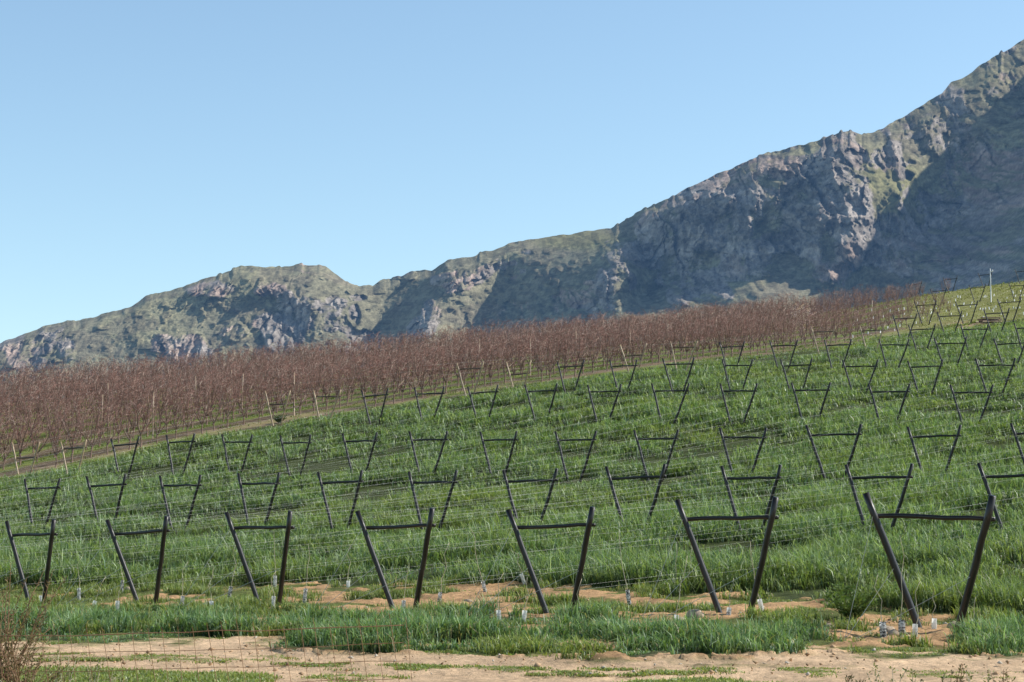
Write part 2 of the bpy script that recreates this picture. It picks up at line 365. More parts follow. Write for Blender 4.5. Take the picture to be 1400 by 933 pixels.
# ------------------------------------------------------------------ mountain range
def build_mountain():
    sky = ip([(-420, 560), (-150, 512), (0, 467), (45, 452), (75, 443), (125, 435), (165, 425), (200, 407), (250, 392), (295, 377), (325, 366), (350, 364), (380, 366), (412, 361), (445, 366), (470, 382), (492, 391), (510, 391), (520, 384), (540, 380), (565, 372), (590, 370), (612, 355), (650, 350), (700, 332), (760, 323), (835, 312), (850, 303), (895, 280), (950, 252), (1000, 230), (1050, 210), (1100, 199), (1145, 183), (1165, 181), (1180, 186), (1220, 169), (1250, 150), (1287, 130), (1300, 115), (1340, 92), (1370, 72), (1400, 55), (1500, 5), (1600, -60), (1750, -100), (2100, -160), (2500, -100)])
    ctrl = [(-420, 560, 1900), (-420, 620, 1850), (-150, 540, 1800), (-150, 515, 1850), (0, 540, 1755), (0, 500, 1790), (0, 470, 1835), (100, 540, 1740), (100, 500, 1780), (100, 470, 1822), (100, 440, 1875), (200, 500, 1770), (200, 460, 1815), (200, 430, 1866), (200, 408, 1910),
            (260, 500, 1768), (260, 460, 1812), (260, 425, 1870), (260, 402, 1888), (260, 390, 1925), (300, 500, 1765), (300, 460, 1808), (300, 425, 1868), (300, 395, 1890), (300, 377, 1938),
            (350, 500, 1760), (350, 460, 1802), (350, 430, 1850), (350, 385, 1884), (350, 366, 1932), (400, 500, 1760), (400, 460, 1806), (400, 430, 1856), (400, 385, 1896), (400, 363, 1945),
            (425, 440, 1812), (425, 415, 1818), (450, 480, 1780), (450, 440, 1836), (450, 410, 1868), (450, 370, 1940), (490, 480, 1790), (490, 440, 1840), (490, 395, 1905), (522, 470, 1835), (522, 430, 1890), (520, 390, 1935),
            (560, 470, 1716), (578, 440, 1742), (600, 418, 1768), (636, 398, 1790), (615, 368, 1850), (545, 440, 1835), (560, 410, 1880), (580, 385, 1900), (535, 465, 1815),
            (640, 430, 1795), (660, 415, 1815), (690, 385, 1845), (700, 337, 1892), (650, 353, 1872), (625, 455, 1775),
            (700, 440, 1725), (760, 430, 1672), (810, 420, 1632), (850, 405, 1605), (862, 380, 1622), (720, 372, 1805), (780, 362, 1748), (840, 348, 1685), (845, 330, 1730), (720, 330, 1890), (780, 322, 1880), (830, 315, 1850),
            (878, 400, 1680), (882, 350, 1735), (866, 312, 1770), (905, 395, 1645), (960, 390, 1605), (1010, 385, 1582), (1060, 375, 1560), (1110, 365, 1540), (1155, 355, 1522),
            (905, 330, 1680), (950, 330, 1652), (1000, 300, 1635), (1050, 280, 1618), (1100, 262, 1603), (1150, 252, 1592), (900, 285, 1722), (950, 256, 1700), (1000, 234, 1682), (1050, 214, 1664), (1100, 203, 1655), (1145, 187, 1640),
            (900, 425, 1565), (930, 410, 1560), (1000, 412, 1505), (1060, 398, 1510), (1100, 405, 1490), (1150, 392, 1500), (900, 480, 1420), (1100, 480, 1350), (600, 520, 1680), (750, 500, 1560), (450, 540, 1700),
            (1168, 330, 1532), (1190, 300, 1570), (1222, 268, 1612), (1248, 225, 1668), (1200, 220, 1632), (1180, 192, 1650), (1220, 175, 1700), (1250, 157, 1730), (1290, 137, 1765), (1340, 100, 1800), (1500, 60, 1760),
            (1180, 400, 1535), (1205, 370, 1545), (1235, 320, 1606), (1275, 285, 1650), (1300, 235, 1680), (1300, 340, 1560), (1285, 385, 1480), (1360, 380, 1385), (1400, 340, 1385), (1400, 245, 1545), (1350, 180, 1705), (1350, 140, 1745), (1400, 130, 1770), (1400, 200, 1630), (1400, 72, 1850), (1300, 480, 1300), (1450, 480, 1200),
            (1500, 380, 1270), (1500, 200, 1400), (1500, 10, 1850), (1600, 380, 1180), (1600, 200, 1300), (1600, -40, 1640), (1750, 380, 1090), (1750, 200, 1190), (1750, -80, 1370), (2100, 380, 1000), (2100, -120, 1250), (2500, 380, 950), (2500, -80, 1200)]
    ctrl = np.array(ctrl, float)
    dep = TPS(ctrl[:, :2], ctrl[:, 2], lam=3e-3, scale=300.0)
    us = np.concatenate([np.arange(-420, -60, 5.0), np.arange(-60, 1460, 1.25), np.arange(1460, 2500, 5.0)])
    nv = 300
    S = sky(us)
    nu = len(us); t = np.linspace(0, 1, nv)
    U = np.broadcast_to(us, (nv, nu)); base = 620.0
    amp = np.interp(us, [0, 150, 340, 480, 600, 830, 880, 1150, 1400], [5, 5, 5, 5, 5, 4, 4, 6, 6])
    S = S + (fbm(us*.05, us*0, 3, 21)-.5)*amp*1.3 - np.maximum(0, vnoise(us*.16, us*0+3.3, 23)-.62)*amp*2.2*sm(.4, .6, vnoise(us*.02, us*0+9, 24))
    tt = t**.72
    Yp = base + (S[None]-base)*tt[:, None]
    D = dep(U, Yp)
    sx = D/FPX
    px = (U-CX)*sx; pz = -(Yp-CY)*sx            # physical metres on the face
    # cliffs in the photograph: ellipses (u, y, ru, ry, strength)
    cl = [(300, 398, 70, 22, 1), (350, 400, 50, 38, 1), (385, 415, 40, 36, 1), (372, 445, 14, 26, 1), (440, 425, 26, 26, 1), (485, 435, 16, 26, .9), (490, 408, 20, 7, .7), (350, 370, 40, 9, .7), (430, 367, 28, 9, .6), (40, 470, 30, 20, .9), (95, 478, 18, 16, .9), (215, 470, 22, 10, .8), (258, 478, 24, 14, .9), (50, 497, 20, 10, .8), (320, 452, 16, 14, .6), (60, 448, 26, 7, .6),
          (610, 365, 20, 14, .8), (625, 390, 26, 20, .9), (590, 418, 18, 16, .9), (575, 445, 14, 12, .9), (545, 378, 28, 7, .8), (720, 345, 22, 9, .7), (780, 410, 60, 34, .75), (840, 395, 34, 34, .95), (845, 350, 20, 22, .8), (700, 425, 40, 20, .5), (690, 360, 30, 12, .5),
          (940, 340, 80, 60, .95), (1040, 310, 80, 70, 1), (1110, 280, 60, 80, 1), (1160, 320, 30, 60, 1), (1080, 225, 70, 22, .9), (1160, 205, 28, 26, 1), (1000, 270, 60, 40, .85), (1215, 215, 26, 26, .9), (1260, 175, 50, 20, .6), (1300, 130, 24, 24, .8), (1300, 200, 40, 30, .5), (1340, 250, 80, 70, .75), (1280, 350, 100, 40, .75), (1380, 120, 40, 30, .5), (1370, 320, 60, 50, .8), (1370, 75, 30, 16, .6), (1480, 200, 100, 140, .7)]
    rock = np.zeros_like(D)
    wn = fbm(px*.02, pz*.02, 4, 31)
    for (cu, cy, ru, ry, st) in cl:
        d = np.hypot((U-cu)/ru, (Yp-cy)/ry) + (wn-.5)*2.6 + (fbm(px*.06, pz*.06, 3, 32)-.5)*1.0
        rock = np.maximum(rock, st*sm(1.15, .8, d))
    outc = sm(.63, .71, fbm(px*.022+7, pz*.035, 4, 33))*.8
    rock = np.maximum(rock, outc*sm(600, 500, Yp))
    brk = fbm(px*.045, pz*.03, 4, 35)
    rock = rock*sm(.22, .5, brk+rock*.12)
    # vertical flutes and blocks on the cliffs, soft folds and bushes on the slopes
    warp = (fbm(px*.012, pz*.012, 3, 51)-.5)*60
    fl = ridged((px+warp)*.021, pz*.006, 3, 53, .55)
    f2 = ridged((px+warp*.8)*.07, pz*.022, 3, 54, .6)
    bl = ridged((px+warp*.5)*.05, pz*.06, 3, 55, .6)
    st = ridged(px*.004, (pz+warp*.25)*.05, 2, 57)
    wx = (fbm(px*.05, pz*.05, 3, 52)-.5)*16; wz = (fbm(px*.05+9, pz*.05, 3, 56)-.5)*16
    D = D - rock*((fl-.58)*(40+16*sm(880, 930, U)) + (f2-.5)*12 + (bl-.5)*7 + (st-.5)*9)
    D = D - rock*((facet((px+wx)/19, (pz+wz)/30, 90)-.5)*15 + (facet((px+wx)/8, (pz+wz)/11, 91)-.5)*7.5 + (facet(px/3.4, pz/4, 92)-.5)*3.4)
    tal = facet(px/7, pz/6, 93); D = D - (1-rock)*np.maximum(0, tal-.82)*10*sm(.45, .6, fbm(px*.02, pz*.02, 3, 94))
    D = D - rock*((vnoise(px*.2, pz*.16, 65)-.5)*5 + (vnoise(px*.42, pz*.34, 66)-.5)*3.2)
    D = D - (1-rock)*((fbm(px*.014, pz*.012, 3, 59)-.5)*14 + (ridged(px*.05, pz*.03, 3, 60)-.5)*4)
    bush = sm(.5, .8, vnoise(px*.2, pz*.26, 61)) + .8*sm(.55, .8, vnoise(px*.38, pz*.45, 62)) + sm(.8, .9, vnoise(px*.13, pz*.17, 63))*2.5
    D = D - (1-rock*.7)*bush*1.5
    big = ridged(px*.008+3, pz*.0025, 2, 67)
    D = D - (big-.5)*66*sm(880, 930, U)*sm(240, 300, Yp+(U-1180)*.4)
    # rounded brow at the skyline
    D = D + 60*sm(.93, 1.0, tt[:, None])**2
    sxx = D/FPX
    X = (U-CX)*sxx; Yc = (CY-Yp)*sxx
    V = np.stack([X, D*CP-Yc*SP, CAMZ+D*SP+Yc*CP], -1)
    # back side
    back = []
    for k, (dd, dz) in enumerate([(40, -6), (120, -30), (320, -120), (900, -400)]):
        B = V[-1].copy(); B[:, 1] += dd; B[:, 2] = np.maximum(B[:, 2]+dz, -20); back.append(B)
    V = np.concatenate([V, np.array(back)], 0); nr = nv+4
    N = np.cross(np.gradient(V, axis=1), np.gradient(V, axis=0)); N /= np.linalg.norm(N, axis=2, keepdims=True)+1e-9
    flat = np.abs(N[..., 2])
    rkf = np.concatenate([rock, np.repeat(rock[-1:], 4, 0)], 0)
    hf = fbm(V[..., 0]*.09, V[..., 2]*.09, 4, 79, .6)
    rk = sm(.38, .72, rkf*.85 + (.55-flat)*.45 + (hf-.5)*1.0)
    Ue = np.concatenate([U, np.repeat(U[-1:], 4, 0)], 0); Ye = np.concatenate([Yp, np.repeat(Yp[-1:], 4, 0)], 0)
    gx, gz = V[..., 0], V[..., 2]
    m1 = fbm(gx*.03, gz*.05, 5, 71)[..., None]; m2 = fbm(gx*.12, gz*.16, 4, 73)[..., None]; m3 = fbm(gx*.012, gz*.012, 3, 75)[..., None]
    veg = np.array([.275, .25, .16])*(.7+.6*m2) + np.array([.06, .055, .02])*sm(.45, .7, m3)
    drk = sm(.56, .66, m2)*.4; veg = veg*(1-drk)+np.array([.07, .072, .048])*drk
    veg = veg*(1-sm(.58, .66, m1)*.4) + np.array([.22, .18, .13])*sm(.58, .66, m1)*.4
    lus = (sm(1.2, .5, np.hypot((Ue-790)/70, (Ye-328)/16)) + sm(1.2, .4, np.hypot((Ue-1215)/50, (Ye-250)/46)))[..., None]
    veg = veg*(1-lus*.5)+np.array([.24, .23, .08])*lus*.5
    rc = np.array([.27, .236, .208])*(.45+1.1*m1) * (.7+.6*m2)
    pk = (sm(.52, .66, fbm(gx*.02+3, gz*.02, 3, 77)))[..., None]
    rc = rc*(1-pk*.6)+np.array([.40, .285, .225])*(.5+m2)*pk*.6
    bu = np.concatenate([bush, np.repeat(bush[-1:], 4, 0)], 0)[..., None]
    veg = veg*(1-.3*np.clip(bu, 0, 1.2))
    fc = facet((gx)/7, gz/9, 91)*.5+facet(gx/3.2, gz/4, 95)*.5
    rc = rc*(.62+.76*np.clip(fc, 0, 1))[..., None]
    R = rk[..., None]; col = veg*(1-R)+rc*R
    i = np.arange(nr-1)[:, None]*nu + np.arange(nu-1)[None]
    q = np.stack([i, i+1, i+nu+1, i+nu], -1).reshape(-1, 4)
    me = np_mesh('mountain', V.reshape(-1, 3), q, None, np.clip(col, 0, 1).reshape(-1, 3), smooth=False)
    n = NT('mountain slopes'); a = n.attr('Col').outputs['Color']
    f = n.noise(.35, 6, .7); f2 = n.noise(.09, 5, .65)
    c = n.mix(1.0, a, n.ramp(f, [(.32, .68), (.5, 1.0), (.68, 1.32)]), 'MULTIPLY')
    c = n.mix(1.0, c, n.ramp(f2, [(.3, .75), (.7, 1.25)]), 'MULTIPLY')
    p = n.principled(c, .95, n.bump(n.noise(.3, 6, .7), 2.2, .8), .1)
    e = n.n('ShaderNodeEmission'); e.inputs['Color'].default_value = (.22, .48, .95, 1); e.inputs['Strength'].default_value = HAZE_GLOW  # aerial haze painted on as an even bluish glow of the slopes
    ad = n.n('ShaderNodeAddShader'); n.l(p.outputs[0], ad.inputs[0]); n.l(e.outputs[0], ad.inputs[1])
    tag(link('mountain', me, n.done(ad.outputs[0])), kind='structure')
HAZE_GLOW = .105
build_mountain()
#@cut
# ------------------------------------------------------------------ trellis frames
ORD = ['first', 'second', 'third', 'fourth', 'fifth', 'sixth', 'seventh', 'eighth', 'ninth', 'tenth', 'eleventh', 'twelfth', 'thirteenth', 'fourteenth', 'fifteenth', 'sixteenth']
TW, TH = 2.08, 2.07
def pole_mesh(sgn, r, seed):
    rs = np.random.RandomState(seed); mb = MB(); pts = []; rad = []
    for k in range(8):
        h = -.35+(TH+.35)*k/7; f = h/TH
        pts.append((sgn*(.145+.355*f)*TW+rs.normal()*.006, rs.normal()*.006, h)); rad.append(r*(1.08-.14*f)*(1+rs.normal()*.02))
    mb.tube(pts, rad, 10); return mb.mesh('pole')
def bar_mesh(r, seed, hf=.83):
    rs = np.random.RandomState(seed); mb = MB(); hw = (.145+.355*hf)*TW
    pts = []; x0, x1 = -hw-.02, hw+.08
    for k in range(6):
        pts.append((x0+(x1-x0)*k/5, .085+rs.normal()*.004, hf*TH+rs.normal()*.006))
    mb.tube(pts, [r*(1.05-.02*k) for k in range(6)], 8); return mb.mesh('crossbar')
def make_frame(r, rb, mp, mb_, seed, hf=.83):
    root = empty('vine_trellis', (0, 0, 0))
    link('pole', pole_mesh(-1, r, seed), mp, root); link('pole', pole_mesh(1, r*1.02, seed+1), mp, root)
    link('crossbar', bar_mesh(rb, seed+2, hf), mb_, root)
    return root
protos = {'front': [make_frame(.053, .036, M['pole'], M['bar'], 10+7*k) for k in range(3)],
          'mid': [make_frame(.050, .038, M['pole'], M['bar'], 50+7*k) for k in range(3)],
          'old': [make_frame(.047, .038, M['old_pole'], M['old_bar'], 90+7*k, .62+.2*k) for k in range(2)]}
used = set()
RZ = math.atan2(FRD[1], FRD[0])
placed = []
FBASE = {-4: 50, -3: 201, -2: 368, -1: 553, 0: 765, 1: 1005, 2: 1283, 3: 1605}
FSC = {2: 1.1, 1: 1.0, 0: .98, -1: .99, -2: .99, -3: .95, -4: .97}
OLD = {(2, -9), (2, -8), (3, -6), (3, -5), (4, -5), (4, -4), (5, -4), (5, -3), (6, -2), (6, -1)}
FR = {}
LNAME = ['front', 'second', 'third', 'fourth', 'fifth', 'sixth', 'seventh', 'eighth', 'ninth', 'tenth', 'eleventh']
for j, (a, b, c, L, i0, i1) in enumerate(LINES):
    for i in range(i0, i1+1):
        u, Z = line_pt(j, i)
        if j == 0: u = FBASE.get(i, u)
        if u < -160 or u > 1580: continue
        x = (u-CX)/FPX*Z
        # walk along the ray column: depth fixed, height from the ground
        yw = Z*CP
        for _ in range(6):
            z = float(ground(x, yw)); yw = (Z-(z-CAMZ)*SP)/CP
        uu, v, _z = project(x, yw, z)
        ft = float(field_top(uu)); vtop = v
        if v < ft-34 and uu < 1240: continue
        kind = 'front' if j == 0 else ('old' if (j, i) in OLD else 'mid')
        pl = protos[kind]; k = random.randrange(len(pl)); p = pl[k]
        if (kind, k) in used: o = copy_tree(p)
        else: o = p; used.add((kind, k))
        o.location = (x, yw, z+(.0 if j else 0))
        dx = .8; gs = (float(ground(x+FRD[0]*dx, yw+FRD[1]*dx))-float(ground(x-FRD[0]*dx, yw-FRD[1]*dx)))/(2*dx)
        lean = math.radians(9.5+random.uniform(-2, 2)) if j == 0 else math.radians(random.uniform(-2.5, 2.5))
        o.rotation_euler = (lean, -math.atan(gs)*.8+random.uniform(-.022, .022), RZ+random.uniform(-.06, .06))
        s = random.uniform(.97, 1.03)
        if j == 0: s = FSC.get(i, 1)
        if j >= 9: s *= .8
        o.scale = (s*random.uniform(.96, 1.04), s, s)
        placed.append((j, uu, kind, o)); FR[(j, i)] = o
for j in range(len(LINES)):
    for old in (False, True):
        row = sorted([(uu, k, o) for jj, uu, k, o in placed if jj == j and (k == 'old') == old], key=lambda t: t[0])
        vis = [t for t in row if -35 < t[0] < 1435]
        for t in row:
            uu, k, o = t
            if t not in vis:
                tag(o, 'dark trellis frame standing just past the edge of the photo', 'trellis frame', 'trellis frames past the picture edge'); continue
            q = vis.index(t); m = len(vis)
            pos = (ORD[q]+' from the left' if q else 'leftmost') if q <= m-1-q else (ORD[m-1-q]+' from the right' if q < m-1 else 'rightmost')
            if old: lab = f'weathered tan trellis frame at the bare orchard edge, {pos} in the {LNAME[j]} line uphill'
            elif j == 0: lab = f'thick black V-shaped trellis frame, {pos} in the front line'
            elif j >= 7: lab = f'dark trellis frame high on the right hillside, {pos}, {LNAME[j]} line'
            else: lab = f'dark V-shaped trellis frame in tall grass, {pos} in the {LNAME[j]} line uphill'
            tag(o, lab, 'trellis frame', ('tan' if old else 'dark')+' trellis frames, '+LNAME[j]+' line')
for kk, pl in protos.items():
    for q, p in enumerate(pl):
        if (kk, q) not in used:
            for ch in list(p.children): bpy.data.objects.remove(ch)
            bpy.data.objects.remove(p)
bpy.context.view_layer.update()
# ------------------------------------------------------------------ row wires, strung from frame to frame along each row
SHIFT = [4, 3, 3, 2, 2, 2, 1, 1, 1, 1]
def pole_pt(o, sgn, hf):
    return np.array(o.matrix_world @ __import__('mathutils').Vector((sgn*(.145+.355*hf)*TW, -.05, hf*TH)))
nw = 0
def string_wire(pts, r=.0012):
    mb = MB(); P = []
    for a_, b_ in zip(pts[:-1], pts[1:]):
        n_ = 8; L_ = np.linalg.norm(b_-a_)
        for k in range(n_):
            f = k/n_; p = a_*(1-f)+b_*f; p = p-np.array([0, 0, 1])*L_*.006*4*f*(1-f); P.append(p)
    P.append(pts[-1]); mb.tube(P, r, 4, False)
    return mb
def row_frames(i):                          # frames of one row from the headland uphill
    out = []; k = i
    for j in range(len(LINES)):
        if (j, k) in FR: out.append(FR[(j, k)])
        if j < len(SHIFT): k += SHIFT[j]
    return out
ROWS = []
for i in range(-26, 4):
    f = row_frames(i)
    if len(f) < 2: continue
    for sgn in (-1, 1):
        for hf in (.24, .60, .93):
            pts = [pole_pt(o, sgn, hf) for o in f]
            if (0, i) not in FR:            # the row comes in from the left of the picture
                pts = [pts[0]-(pts[1]-pts[0])] + pts
                if pts[0][2] < ground(pts[0][0], pts[0][1])+.3: pts[0][2] = float(ground(pts[0][0], pts[0][1]))+hf*TH
            if (pts[-1]-pts[-2])[0] > 0:    # and leaves on the right
                e = pts[-1]+(pts[-1]-pts[-2]); e[2] = max(e[2], float(ground(e[0], e[1]))+hf*TH*.9); pts.append(e)
            w = string_wire(pts).build('trellis_wire', M['wire'])
            tag(w, 'thin pale wire strung between trellis frames along a row up the grassy slope', 'wire', 'wires strung along the trellis rows')
front = sorted([(uu, o) for j, uu, k, o in placed if j == 0], key=lambda t: t[0])
fvis = [t for t in front if -35 < t[0] < 1435]
for q, (uu, o) in enumerate(fvis):
    base = np.array(o.location)
    an = base - np.append(ROWD, 0)*2.35 - np.append(FRD, 0)*.35; an[2] = float(ground(an[0], an[1]))-.03
    pos = ORD[q]+' from the left' if q else 'leftmost'
    for sgn, hf, nm in ((-1, .83, 'left'), (1, .42, 'right'), (-1, .45, 'left')):
        mb = MB(); mb.tube([pole_pt(o, sgn, hf), an+np.array([.06*sgn, .04*hf, 0])], .0042, 5)
        w = mb.build('guy_wire', M['wire'])
        wh = 'top' if hf > .6 else 'middle'
        tag(w, f'guy wire, {wh} of {nm} pole, front trellis {pos}', 'guy wire', 'guy wires holding the front frames')
# ------------------------------------------------------------------ saplings with printed trunk guards
def make_sapling(seed, dark, h=.2, r=.035, stem=1.2):
    rs = np.random.RandomState(seed); mb = MB()
    root = empty('sapling', (0, 0, 0))
    for k in range(7):
        pass
    cols = [(dark, dark, dark)]
    P = [(0, 0, -.02+(h+.02)*k/6) for k in range(7)]
    b = 0
    mb.tube(P, [r*(1+rs.normal()*.03) for _ in P], 9, False, (dark,)*3); g = mb.build('trunk_guard', M['guard'], root)
    mb = MB(); n = 6; pts = [(rs.normal()*.012*k, rs.normal()*.012*k, stem*k/(n-1)) for k in range(n)]
    mb.tube(pts, [.008-.0008*k for k in range(n)], 5); mb.build('stem', M['stem'], root)
    return root
SAP = [  # u, y foot, guard height px, tilt sideways deg, dark print, stem length, label detail
 (55, 826, 9, 5, .3, .6, 'tiny white trunk guard sapling at the foot of the leftmost front frame'),
 (108, 822, 14, -3, .7, 1.1, 'sapling in a white guard with a dark cap, left of the second front frame'),
 (125, 836, 12, 20, .2, .8, 'sapling in a plain white guard tilted on a low dirt mound'),
 (160, 838, 13, 0, .4, 1.1, 'sapling in a pale guard in front of the second frame left pole'),
 (166, 811, 14, 4, 1, .8, 'sapling in a black and white guard on the tan mound behind the second frame'),
 (249, 831, 13, 2, .8, 1.0, 'sapling in a banded guard midway between second and third front frames'),
 (290, 836, 11, -8, .3, .9, 'sapling in a whitish guard half sunk in grass left of third frame'),
 (313, 818, 13, 10, 1, 1.3, 'sapling in a dark printed guard behind the third frame left pole'),
 (373, 834, 15, 3, .5, .8, 'sapling in a white guard just left of the third frame right pole'),
 (376, 806, 15, 0, .6, 1.4, 'sapling in a white guard behind the third frame right pole'),
 (416, 826, 17, 5, .8, 1.3, 'sapling in a bright white black-backed guard right of the third frame'),
 (476, 803, 7, 0, .1, 1.0, 'sapling with a small white top left of the fourth front frame'),
 (551, 841, 16, 2, .7, 1.0, 'sapling in a white banded guard between the poles of the fourth frame'),
 (600, 826, 13, 8, 1, 1.3, 'sapling in a mostly black guard right of the fourth front frame'),
 (664, 812, 14, -14, .8, 1.6, 'sapling in a striped guard with a long stem leaning left on bare soil'),
 (718, 801, 14, -18, .1, .9, 'sapling in a plain white guard leaning by the fifth frame left pole'),
 (682, 851, 13, 0, .5, .9, 'sapling in a small pale guard low in grass left of fifth frame'),
 (716, 851, 13, 6, .2, .8, 'sapling in a whitish guard in grass below the fifth frame left pole'),
 (792, 844, 11, -3, .8, .7, 'sapling in a short striped guard right of the fifth frame right pole'),
 (861, 830, 19, -8, 1, 1.5, 'sapling in a tall black and white guard on tan soil between fifth and sixth frames'),
 (921, 809, 14, 4, .9, 1.0, 'sapling in a dark banded guard behind the sixth frame left pole'),
 (923, 858, 14, 8, .2, 1.2, 'sapling in a white guard on bare soil left of the sixth frame'),
 (937, 810, 11, 12, .3, 1.0, 'sapling in a tan guard right of the dark banded one behind the sixth frame'),
 (996, 846, 12, 5, .6, .7, 'sapling in a low pale guard beside the sixth frame left pole foot'),
 (1043, 840, 17, -12, .1, 1.3, 'sapling in a white guard leaning left beyond the sixth frame right pole'),
 (1208, 873, 18, 0, 1, 1.0, 'sapling in a fat black guard left of the seventh front frame'),
 (1233, 871, 18, 2, 1, 1.6, 'sapling in a black and white guard beside the seventh frame left pole'),
 (1251, 874, 16, 3, .3, .9, 'sapling in a thin pale sleeve touching the seventh frame left pole foot'),
 (1277, 865, 15, 3, .1, .7, 'sapling in a narrow white guard between the poles of the seventh frame'),
 (1318, 851, 16, -4, .9, .7, 'sapling in a half black guard right of the seventh frame right pole'),
 (1364, 838, 16, -22, .9, .8, 'sapling in a black topped white guard leaning left at far right'),
 (1331, 858, 8, 0, .4, .5, 'tiny sapling stub in low grass right of the seventh frame')]
for k, (u, y, hp, tilt, dark, st, lab) in enumerate(SAP):
    p = hit(u, y); Zd = math.hypot(p[0], p[1]); h = hp/FPX*Zd*1.2
    o = make_sapling(200+k, dark, h, (.055 if 'fat' in lab or 'beside the seventh' in lab else .042), st)
    o.location = p; o.rotation_euler = (random.uniform(-.12, .05), math.radians(tilt*1.0), random.uniform(-.3, .3))
    tag(o, lab, 'sapling', 'young trees in trunk guards along the headland')
# ------------------------------------------------------------------ stones
def rock_mesh(seed, sx, sy, sz):
    rs = np.random.RandomState(seed); n, m = 12, 7; v = []; q = []; t = []
    for i in range(m):
        for k in range(n):
            th = math.pi*(i+.4)/(m-.2); ph = 2*math.pi*k/n
            d = np.array([math.sin(th)*math.cos(ph), math.sin(th)*math.sin(ph), math.cos(th)])
            rr = 1+.35*(vnoise(d[0]*1.6+seed, d[1]*1.6+d[2]*1.3, seed)-.5)+.15*(vnoise(d[0]*4+seed, d[1]*4+d[2]*3, seed)-.5)
            v.append(d*rr*np.array([sx, sy, sz])+np.array([0, 0, sz*.55]))
    for i in range(m-1):
        for k in range(n): q.append((i*n+k, i*n+(k+1) % n, (i+1)*n+(k+1) % n, (i+1)*n+k)[::-1])
    top = len(v); v.append(np.mean(v[:n], 0)); 
    for k in range(n): t.append((k, (k+1) % n, top))
    return np_mesh('rock', np.array(v), np.array(q), np.array(t), smooth=False)
for (u, y, s, lab) in [(951, 848, .15, 'rounded pale boulder left of the sixth front frame'), (1214, 868, .12, 'pale flat stone beside the black guard left of seventh frame'), (1307, 863, .13, 'pale angular stone behind the foot of seventh frame right pole'),
                       (1222, 871, .09, 'small pale stone between the two black guards'), (1148, 862, .10, 'tan stone on the bare soil left of the seventh frame'), (1133, 860, .08, 'small tan stone at the left end of the bare patch'), (640, 826, .09, 'tan clod on the bare mound right of the fourth frame'), (1042, 834, .07, 'pale stone beside the leaning white guard'), (930, 853, .09, 'flat pale stone beside the white guard left of sixth frame'), (176, 808, .08, 'tan clod on the mound behind the second frame')]:
    p = hit(u, y); o = link('rock', rock_mesh(int(u), s*1.2, s, s*.75), M['rock']); o.location = p; o.rotation_euler = (0, 0, u)
    tag(o, lab, 'rock')
# ------------------------------------------------------------------ bare fruit trees
def tree_parts(seed, dens=1.0, H=3.0):
    rs = np.random.RandomState(seed); tr = MB(); cr = MB()
    fork = rs.uniform(.5, .75)
    tr.tube([(0, 0, -.15), (rs.normal()*.02, rs.normal()*.02, fork*.5), (rs.normal()*.03, rs.normal()*.03, fork)], [.055, .045, .042], 6)
    def tc():
        k = rs.rand()
        base = np.array([.26, .12, .095]) if k < .6 else (np.array([.36, .215, .175]) if k < .86 else np.array([.56, .44, .36]))
        return tuple(base*rs.uniform(.65, 1.25))
    nl = rs.randint(4, 6)
    for l in range(nl):
        a = 2*math.pi*(l+rs.rand()*.6)/nl; sp = rs.uniform(.45, .95)
        p0 = np.array([0, 0, fork*rs.uniform(.85, 1)]); top = H*rs.uniform(.78, .98)
        pts = [p0]
        for k in range(1, 5):
            f = k/4; pts.append(np.array([math.cos(a)*sp*f**.7, math.sin(a)*sp*f**.7, p0[2]+(top-p0[2])*f])+rs.normal(size=3)*.05)
        cr.tube(pts, [.034, .028, .022, .015, .007], 4, False, tuple(np.array([.22, .145, .115])*rs.uniform(.7, 1.3)))
        ns = int(15*dens)
        for s in range(ns):
            f = rs.uniform(.05, .98)*4; k = min(3, int(f)); p = pts[k]*(1-(f-k))+pts[k+1]*(f-k)
            d = np.array([rs.normal()*.7, rs.normal()*.7, rs.uniform(.0, 1.1)]); d /= np.linalg.norm(d); L = rs.uniform(.35, .85)
            e = p+d*L; e[2] = min(e[2], H*1.06); c = tc(); cr.twig(p, e, .0105, c)
            for _ in range(int(3*dens)):
                g = rs.uniform(.2, .9); pp = p*(1-g)+e*g; d2 = d*.4+rs.normal(size=3)*.65; d2[2] = d2[2]*.7+.2; d2 /= np.linalg.norm(d2)
                cr.twig(pp, pp+d2*rs.uniform(.15, .4), .0085, tc())
    return tr, cr
NV = 10
tmesh = []
for k in range(NV):
    a, b = tree_parts(300+k); tmesh.append((a.mesh('trunk'), b.mesh('crown')))
lowm = []
for k in range(6):
    a, b = tree_parts(400+k, .8); v = np.array(a.v+b.v); na_ = len(a.v)
    lowm.append((np.array(a.v), a.q, a.t, np.array(b.v), b.q, b.t, np.array(b.c)))
# tree sites: rows run uphill in the same direction as the trellis rows
sites = []
for a in np.arange(-170, 120, 3.3):
    for b in np.arange(-40, 300, 1.15):
        x = a*FRD[0]+b*ROWD[0]+RS.normal()*.12; y = a*FRD[1]+b*ROWD[1]+RS.normal()*.15
        if y < 70: continue
        sites.append((x, y))
sites = np.array(sites)
cv = cover(sites[:, 0], sites[:, 1])
ubound = cv['u']
depthmax = np.interp(ubound, [0, 150, 400, 700, 1000, 1250], [4.35, 4.45, 4.75, 4.9, 5.5, 5.7])*D0
ok = (cv['v'] < field_top(ubound)-.5) & (ubound < 1300) & (ubound > -220) & (cv['Z'] < depthmax) & (cv['Z'] > 80)
thin = np.interp(ubound, [1020, 1150, 1240, 1300], [1, .9, .6, .2]); ok &= (RS.rand(len(sites)) < thin)
S_ = sites[ok]; Zs = cv['z'][ok]; Us = ubound[ok]; Dp = cv['Z'][ok]; Vv = cv['v'][ok]
inview = (Us > -25) & (Us < 1425)
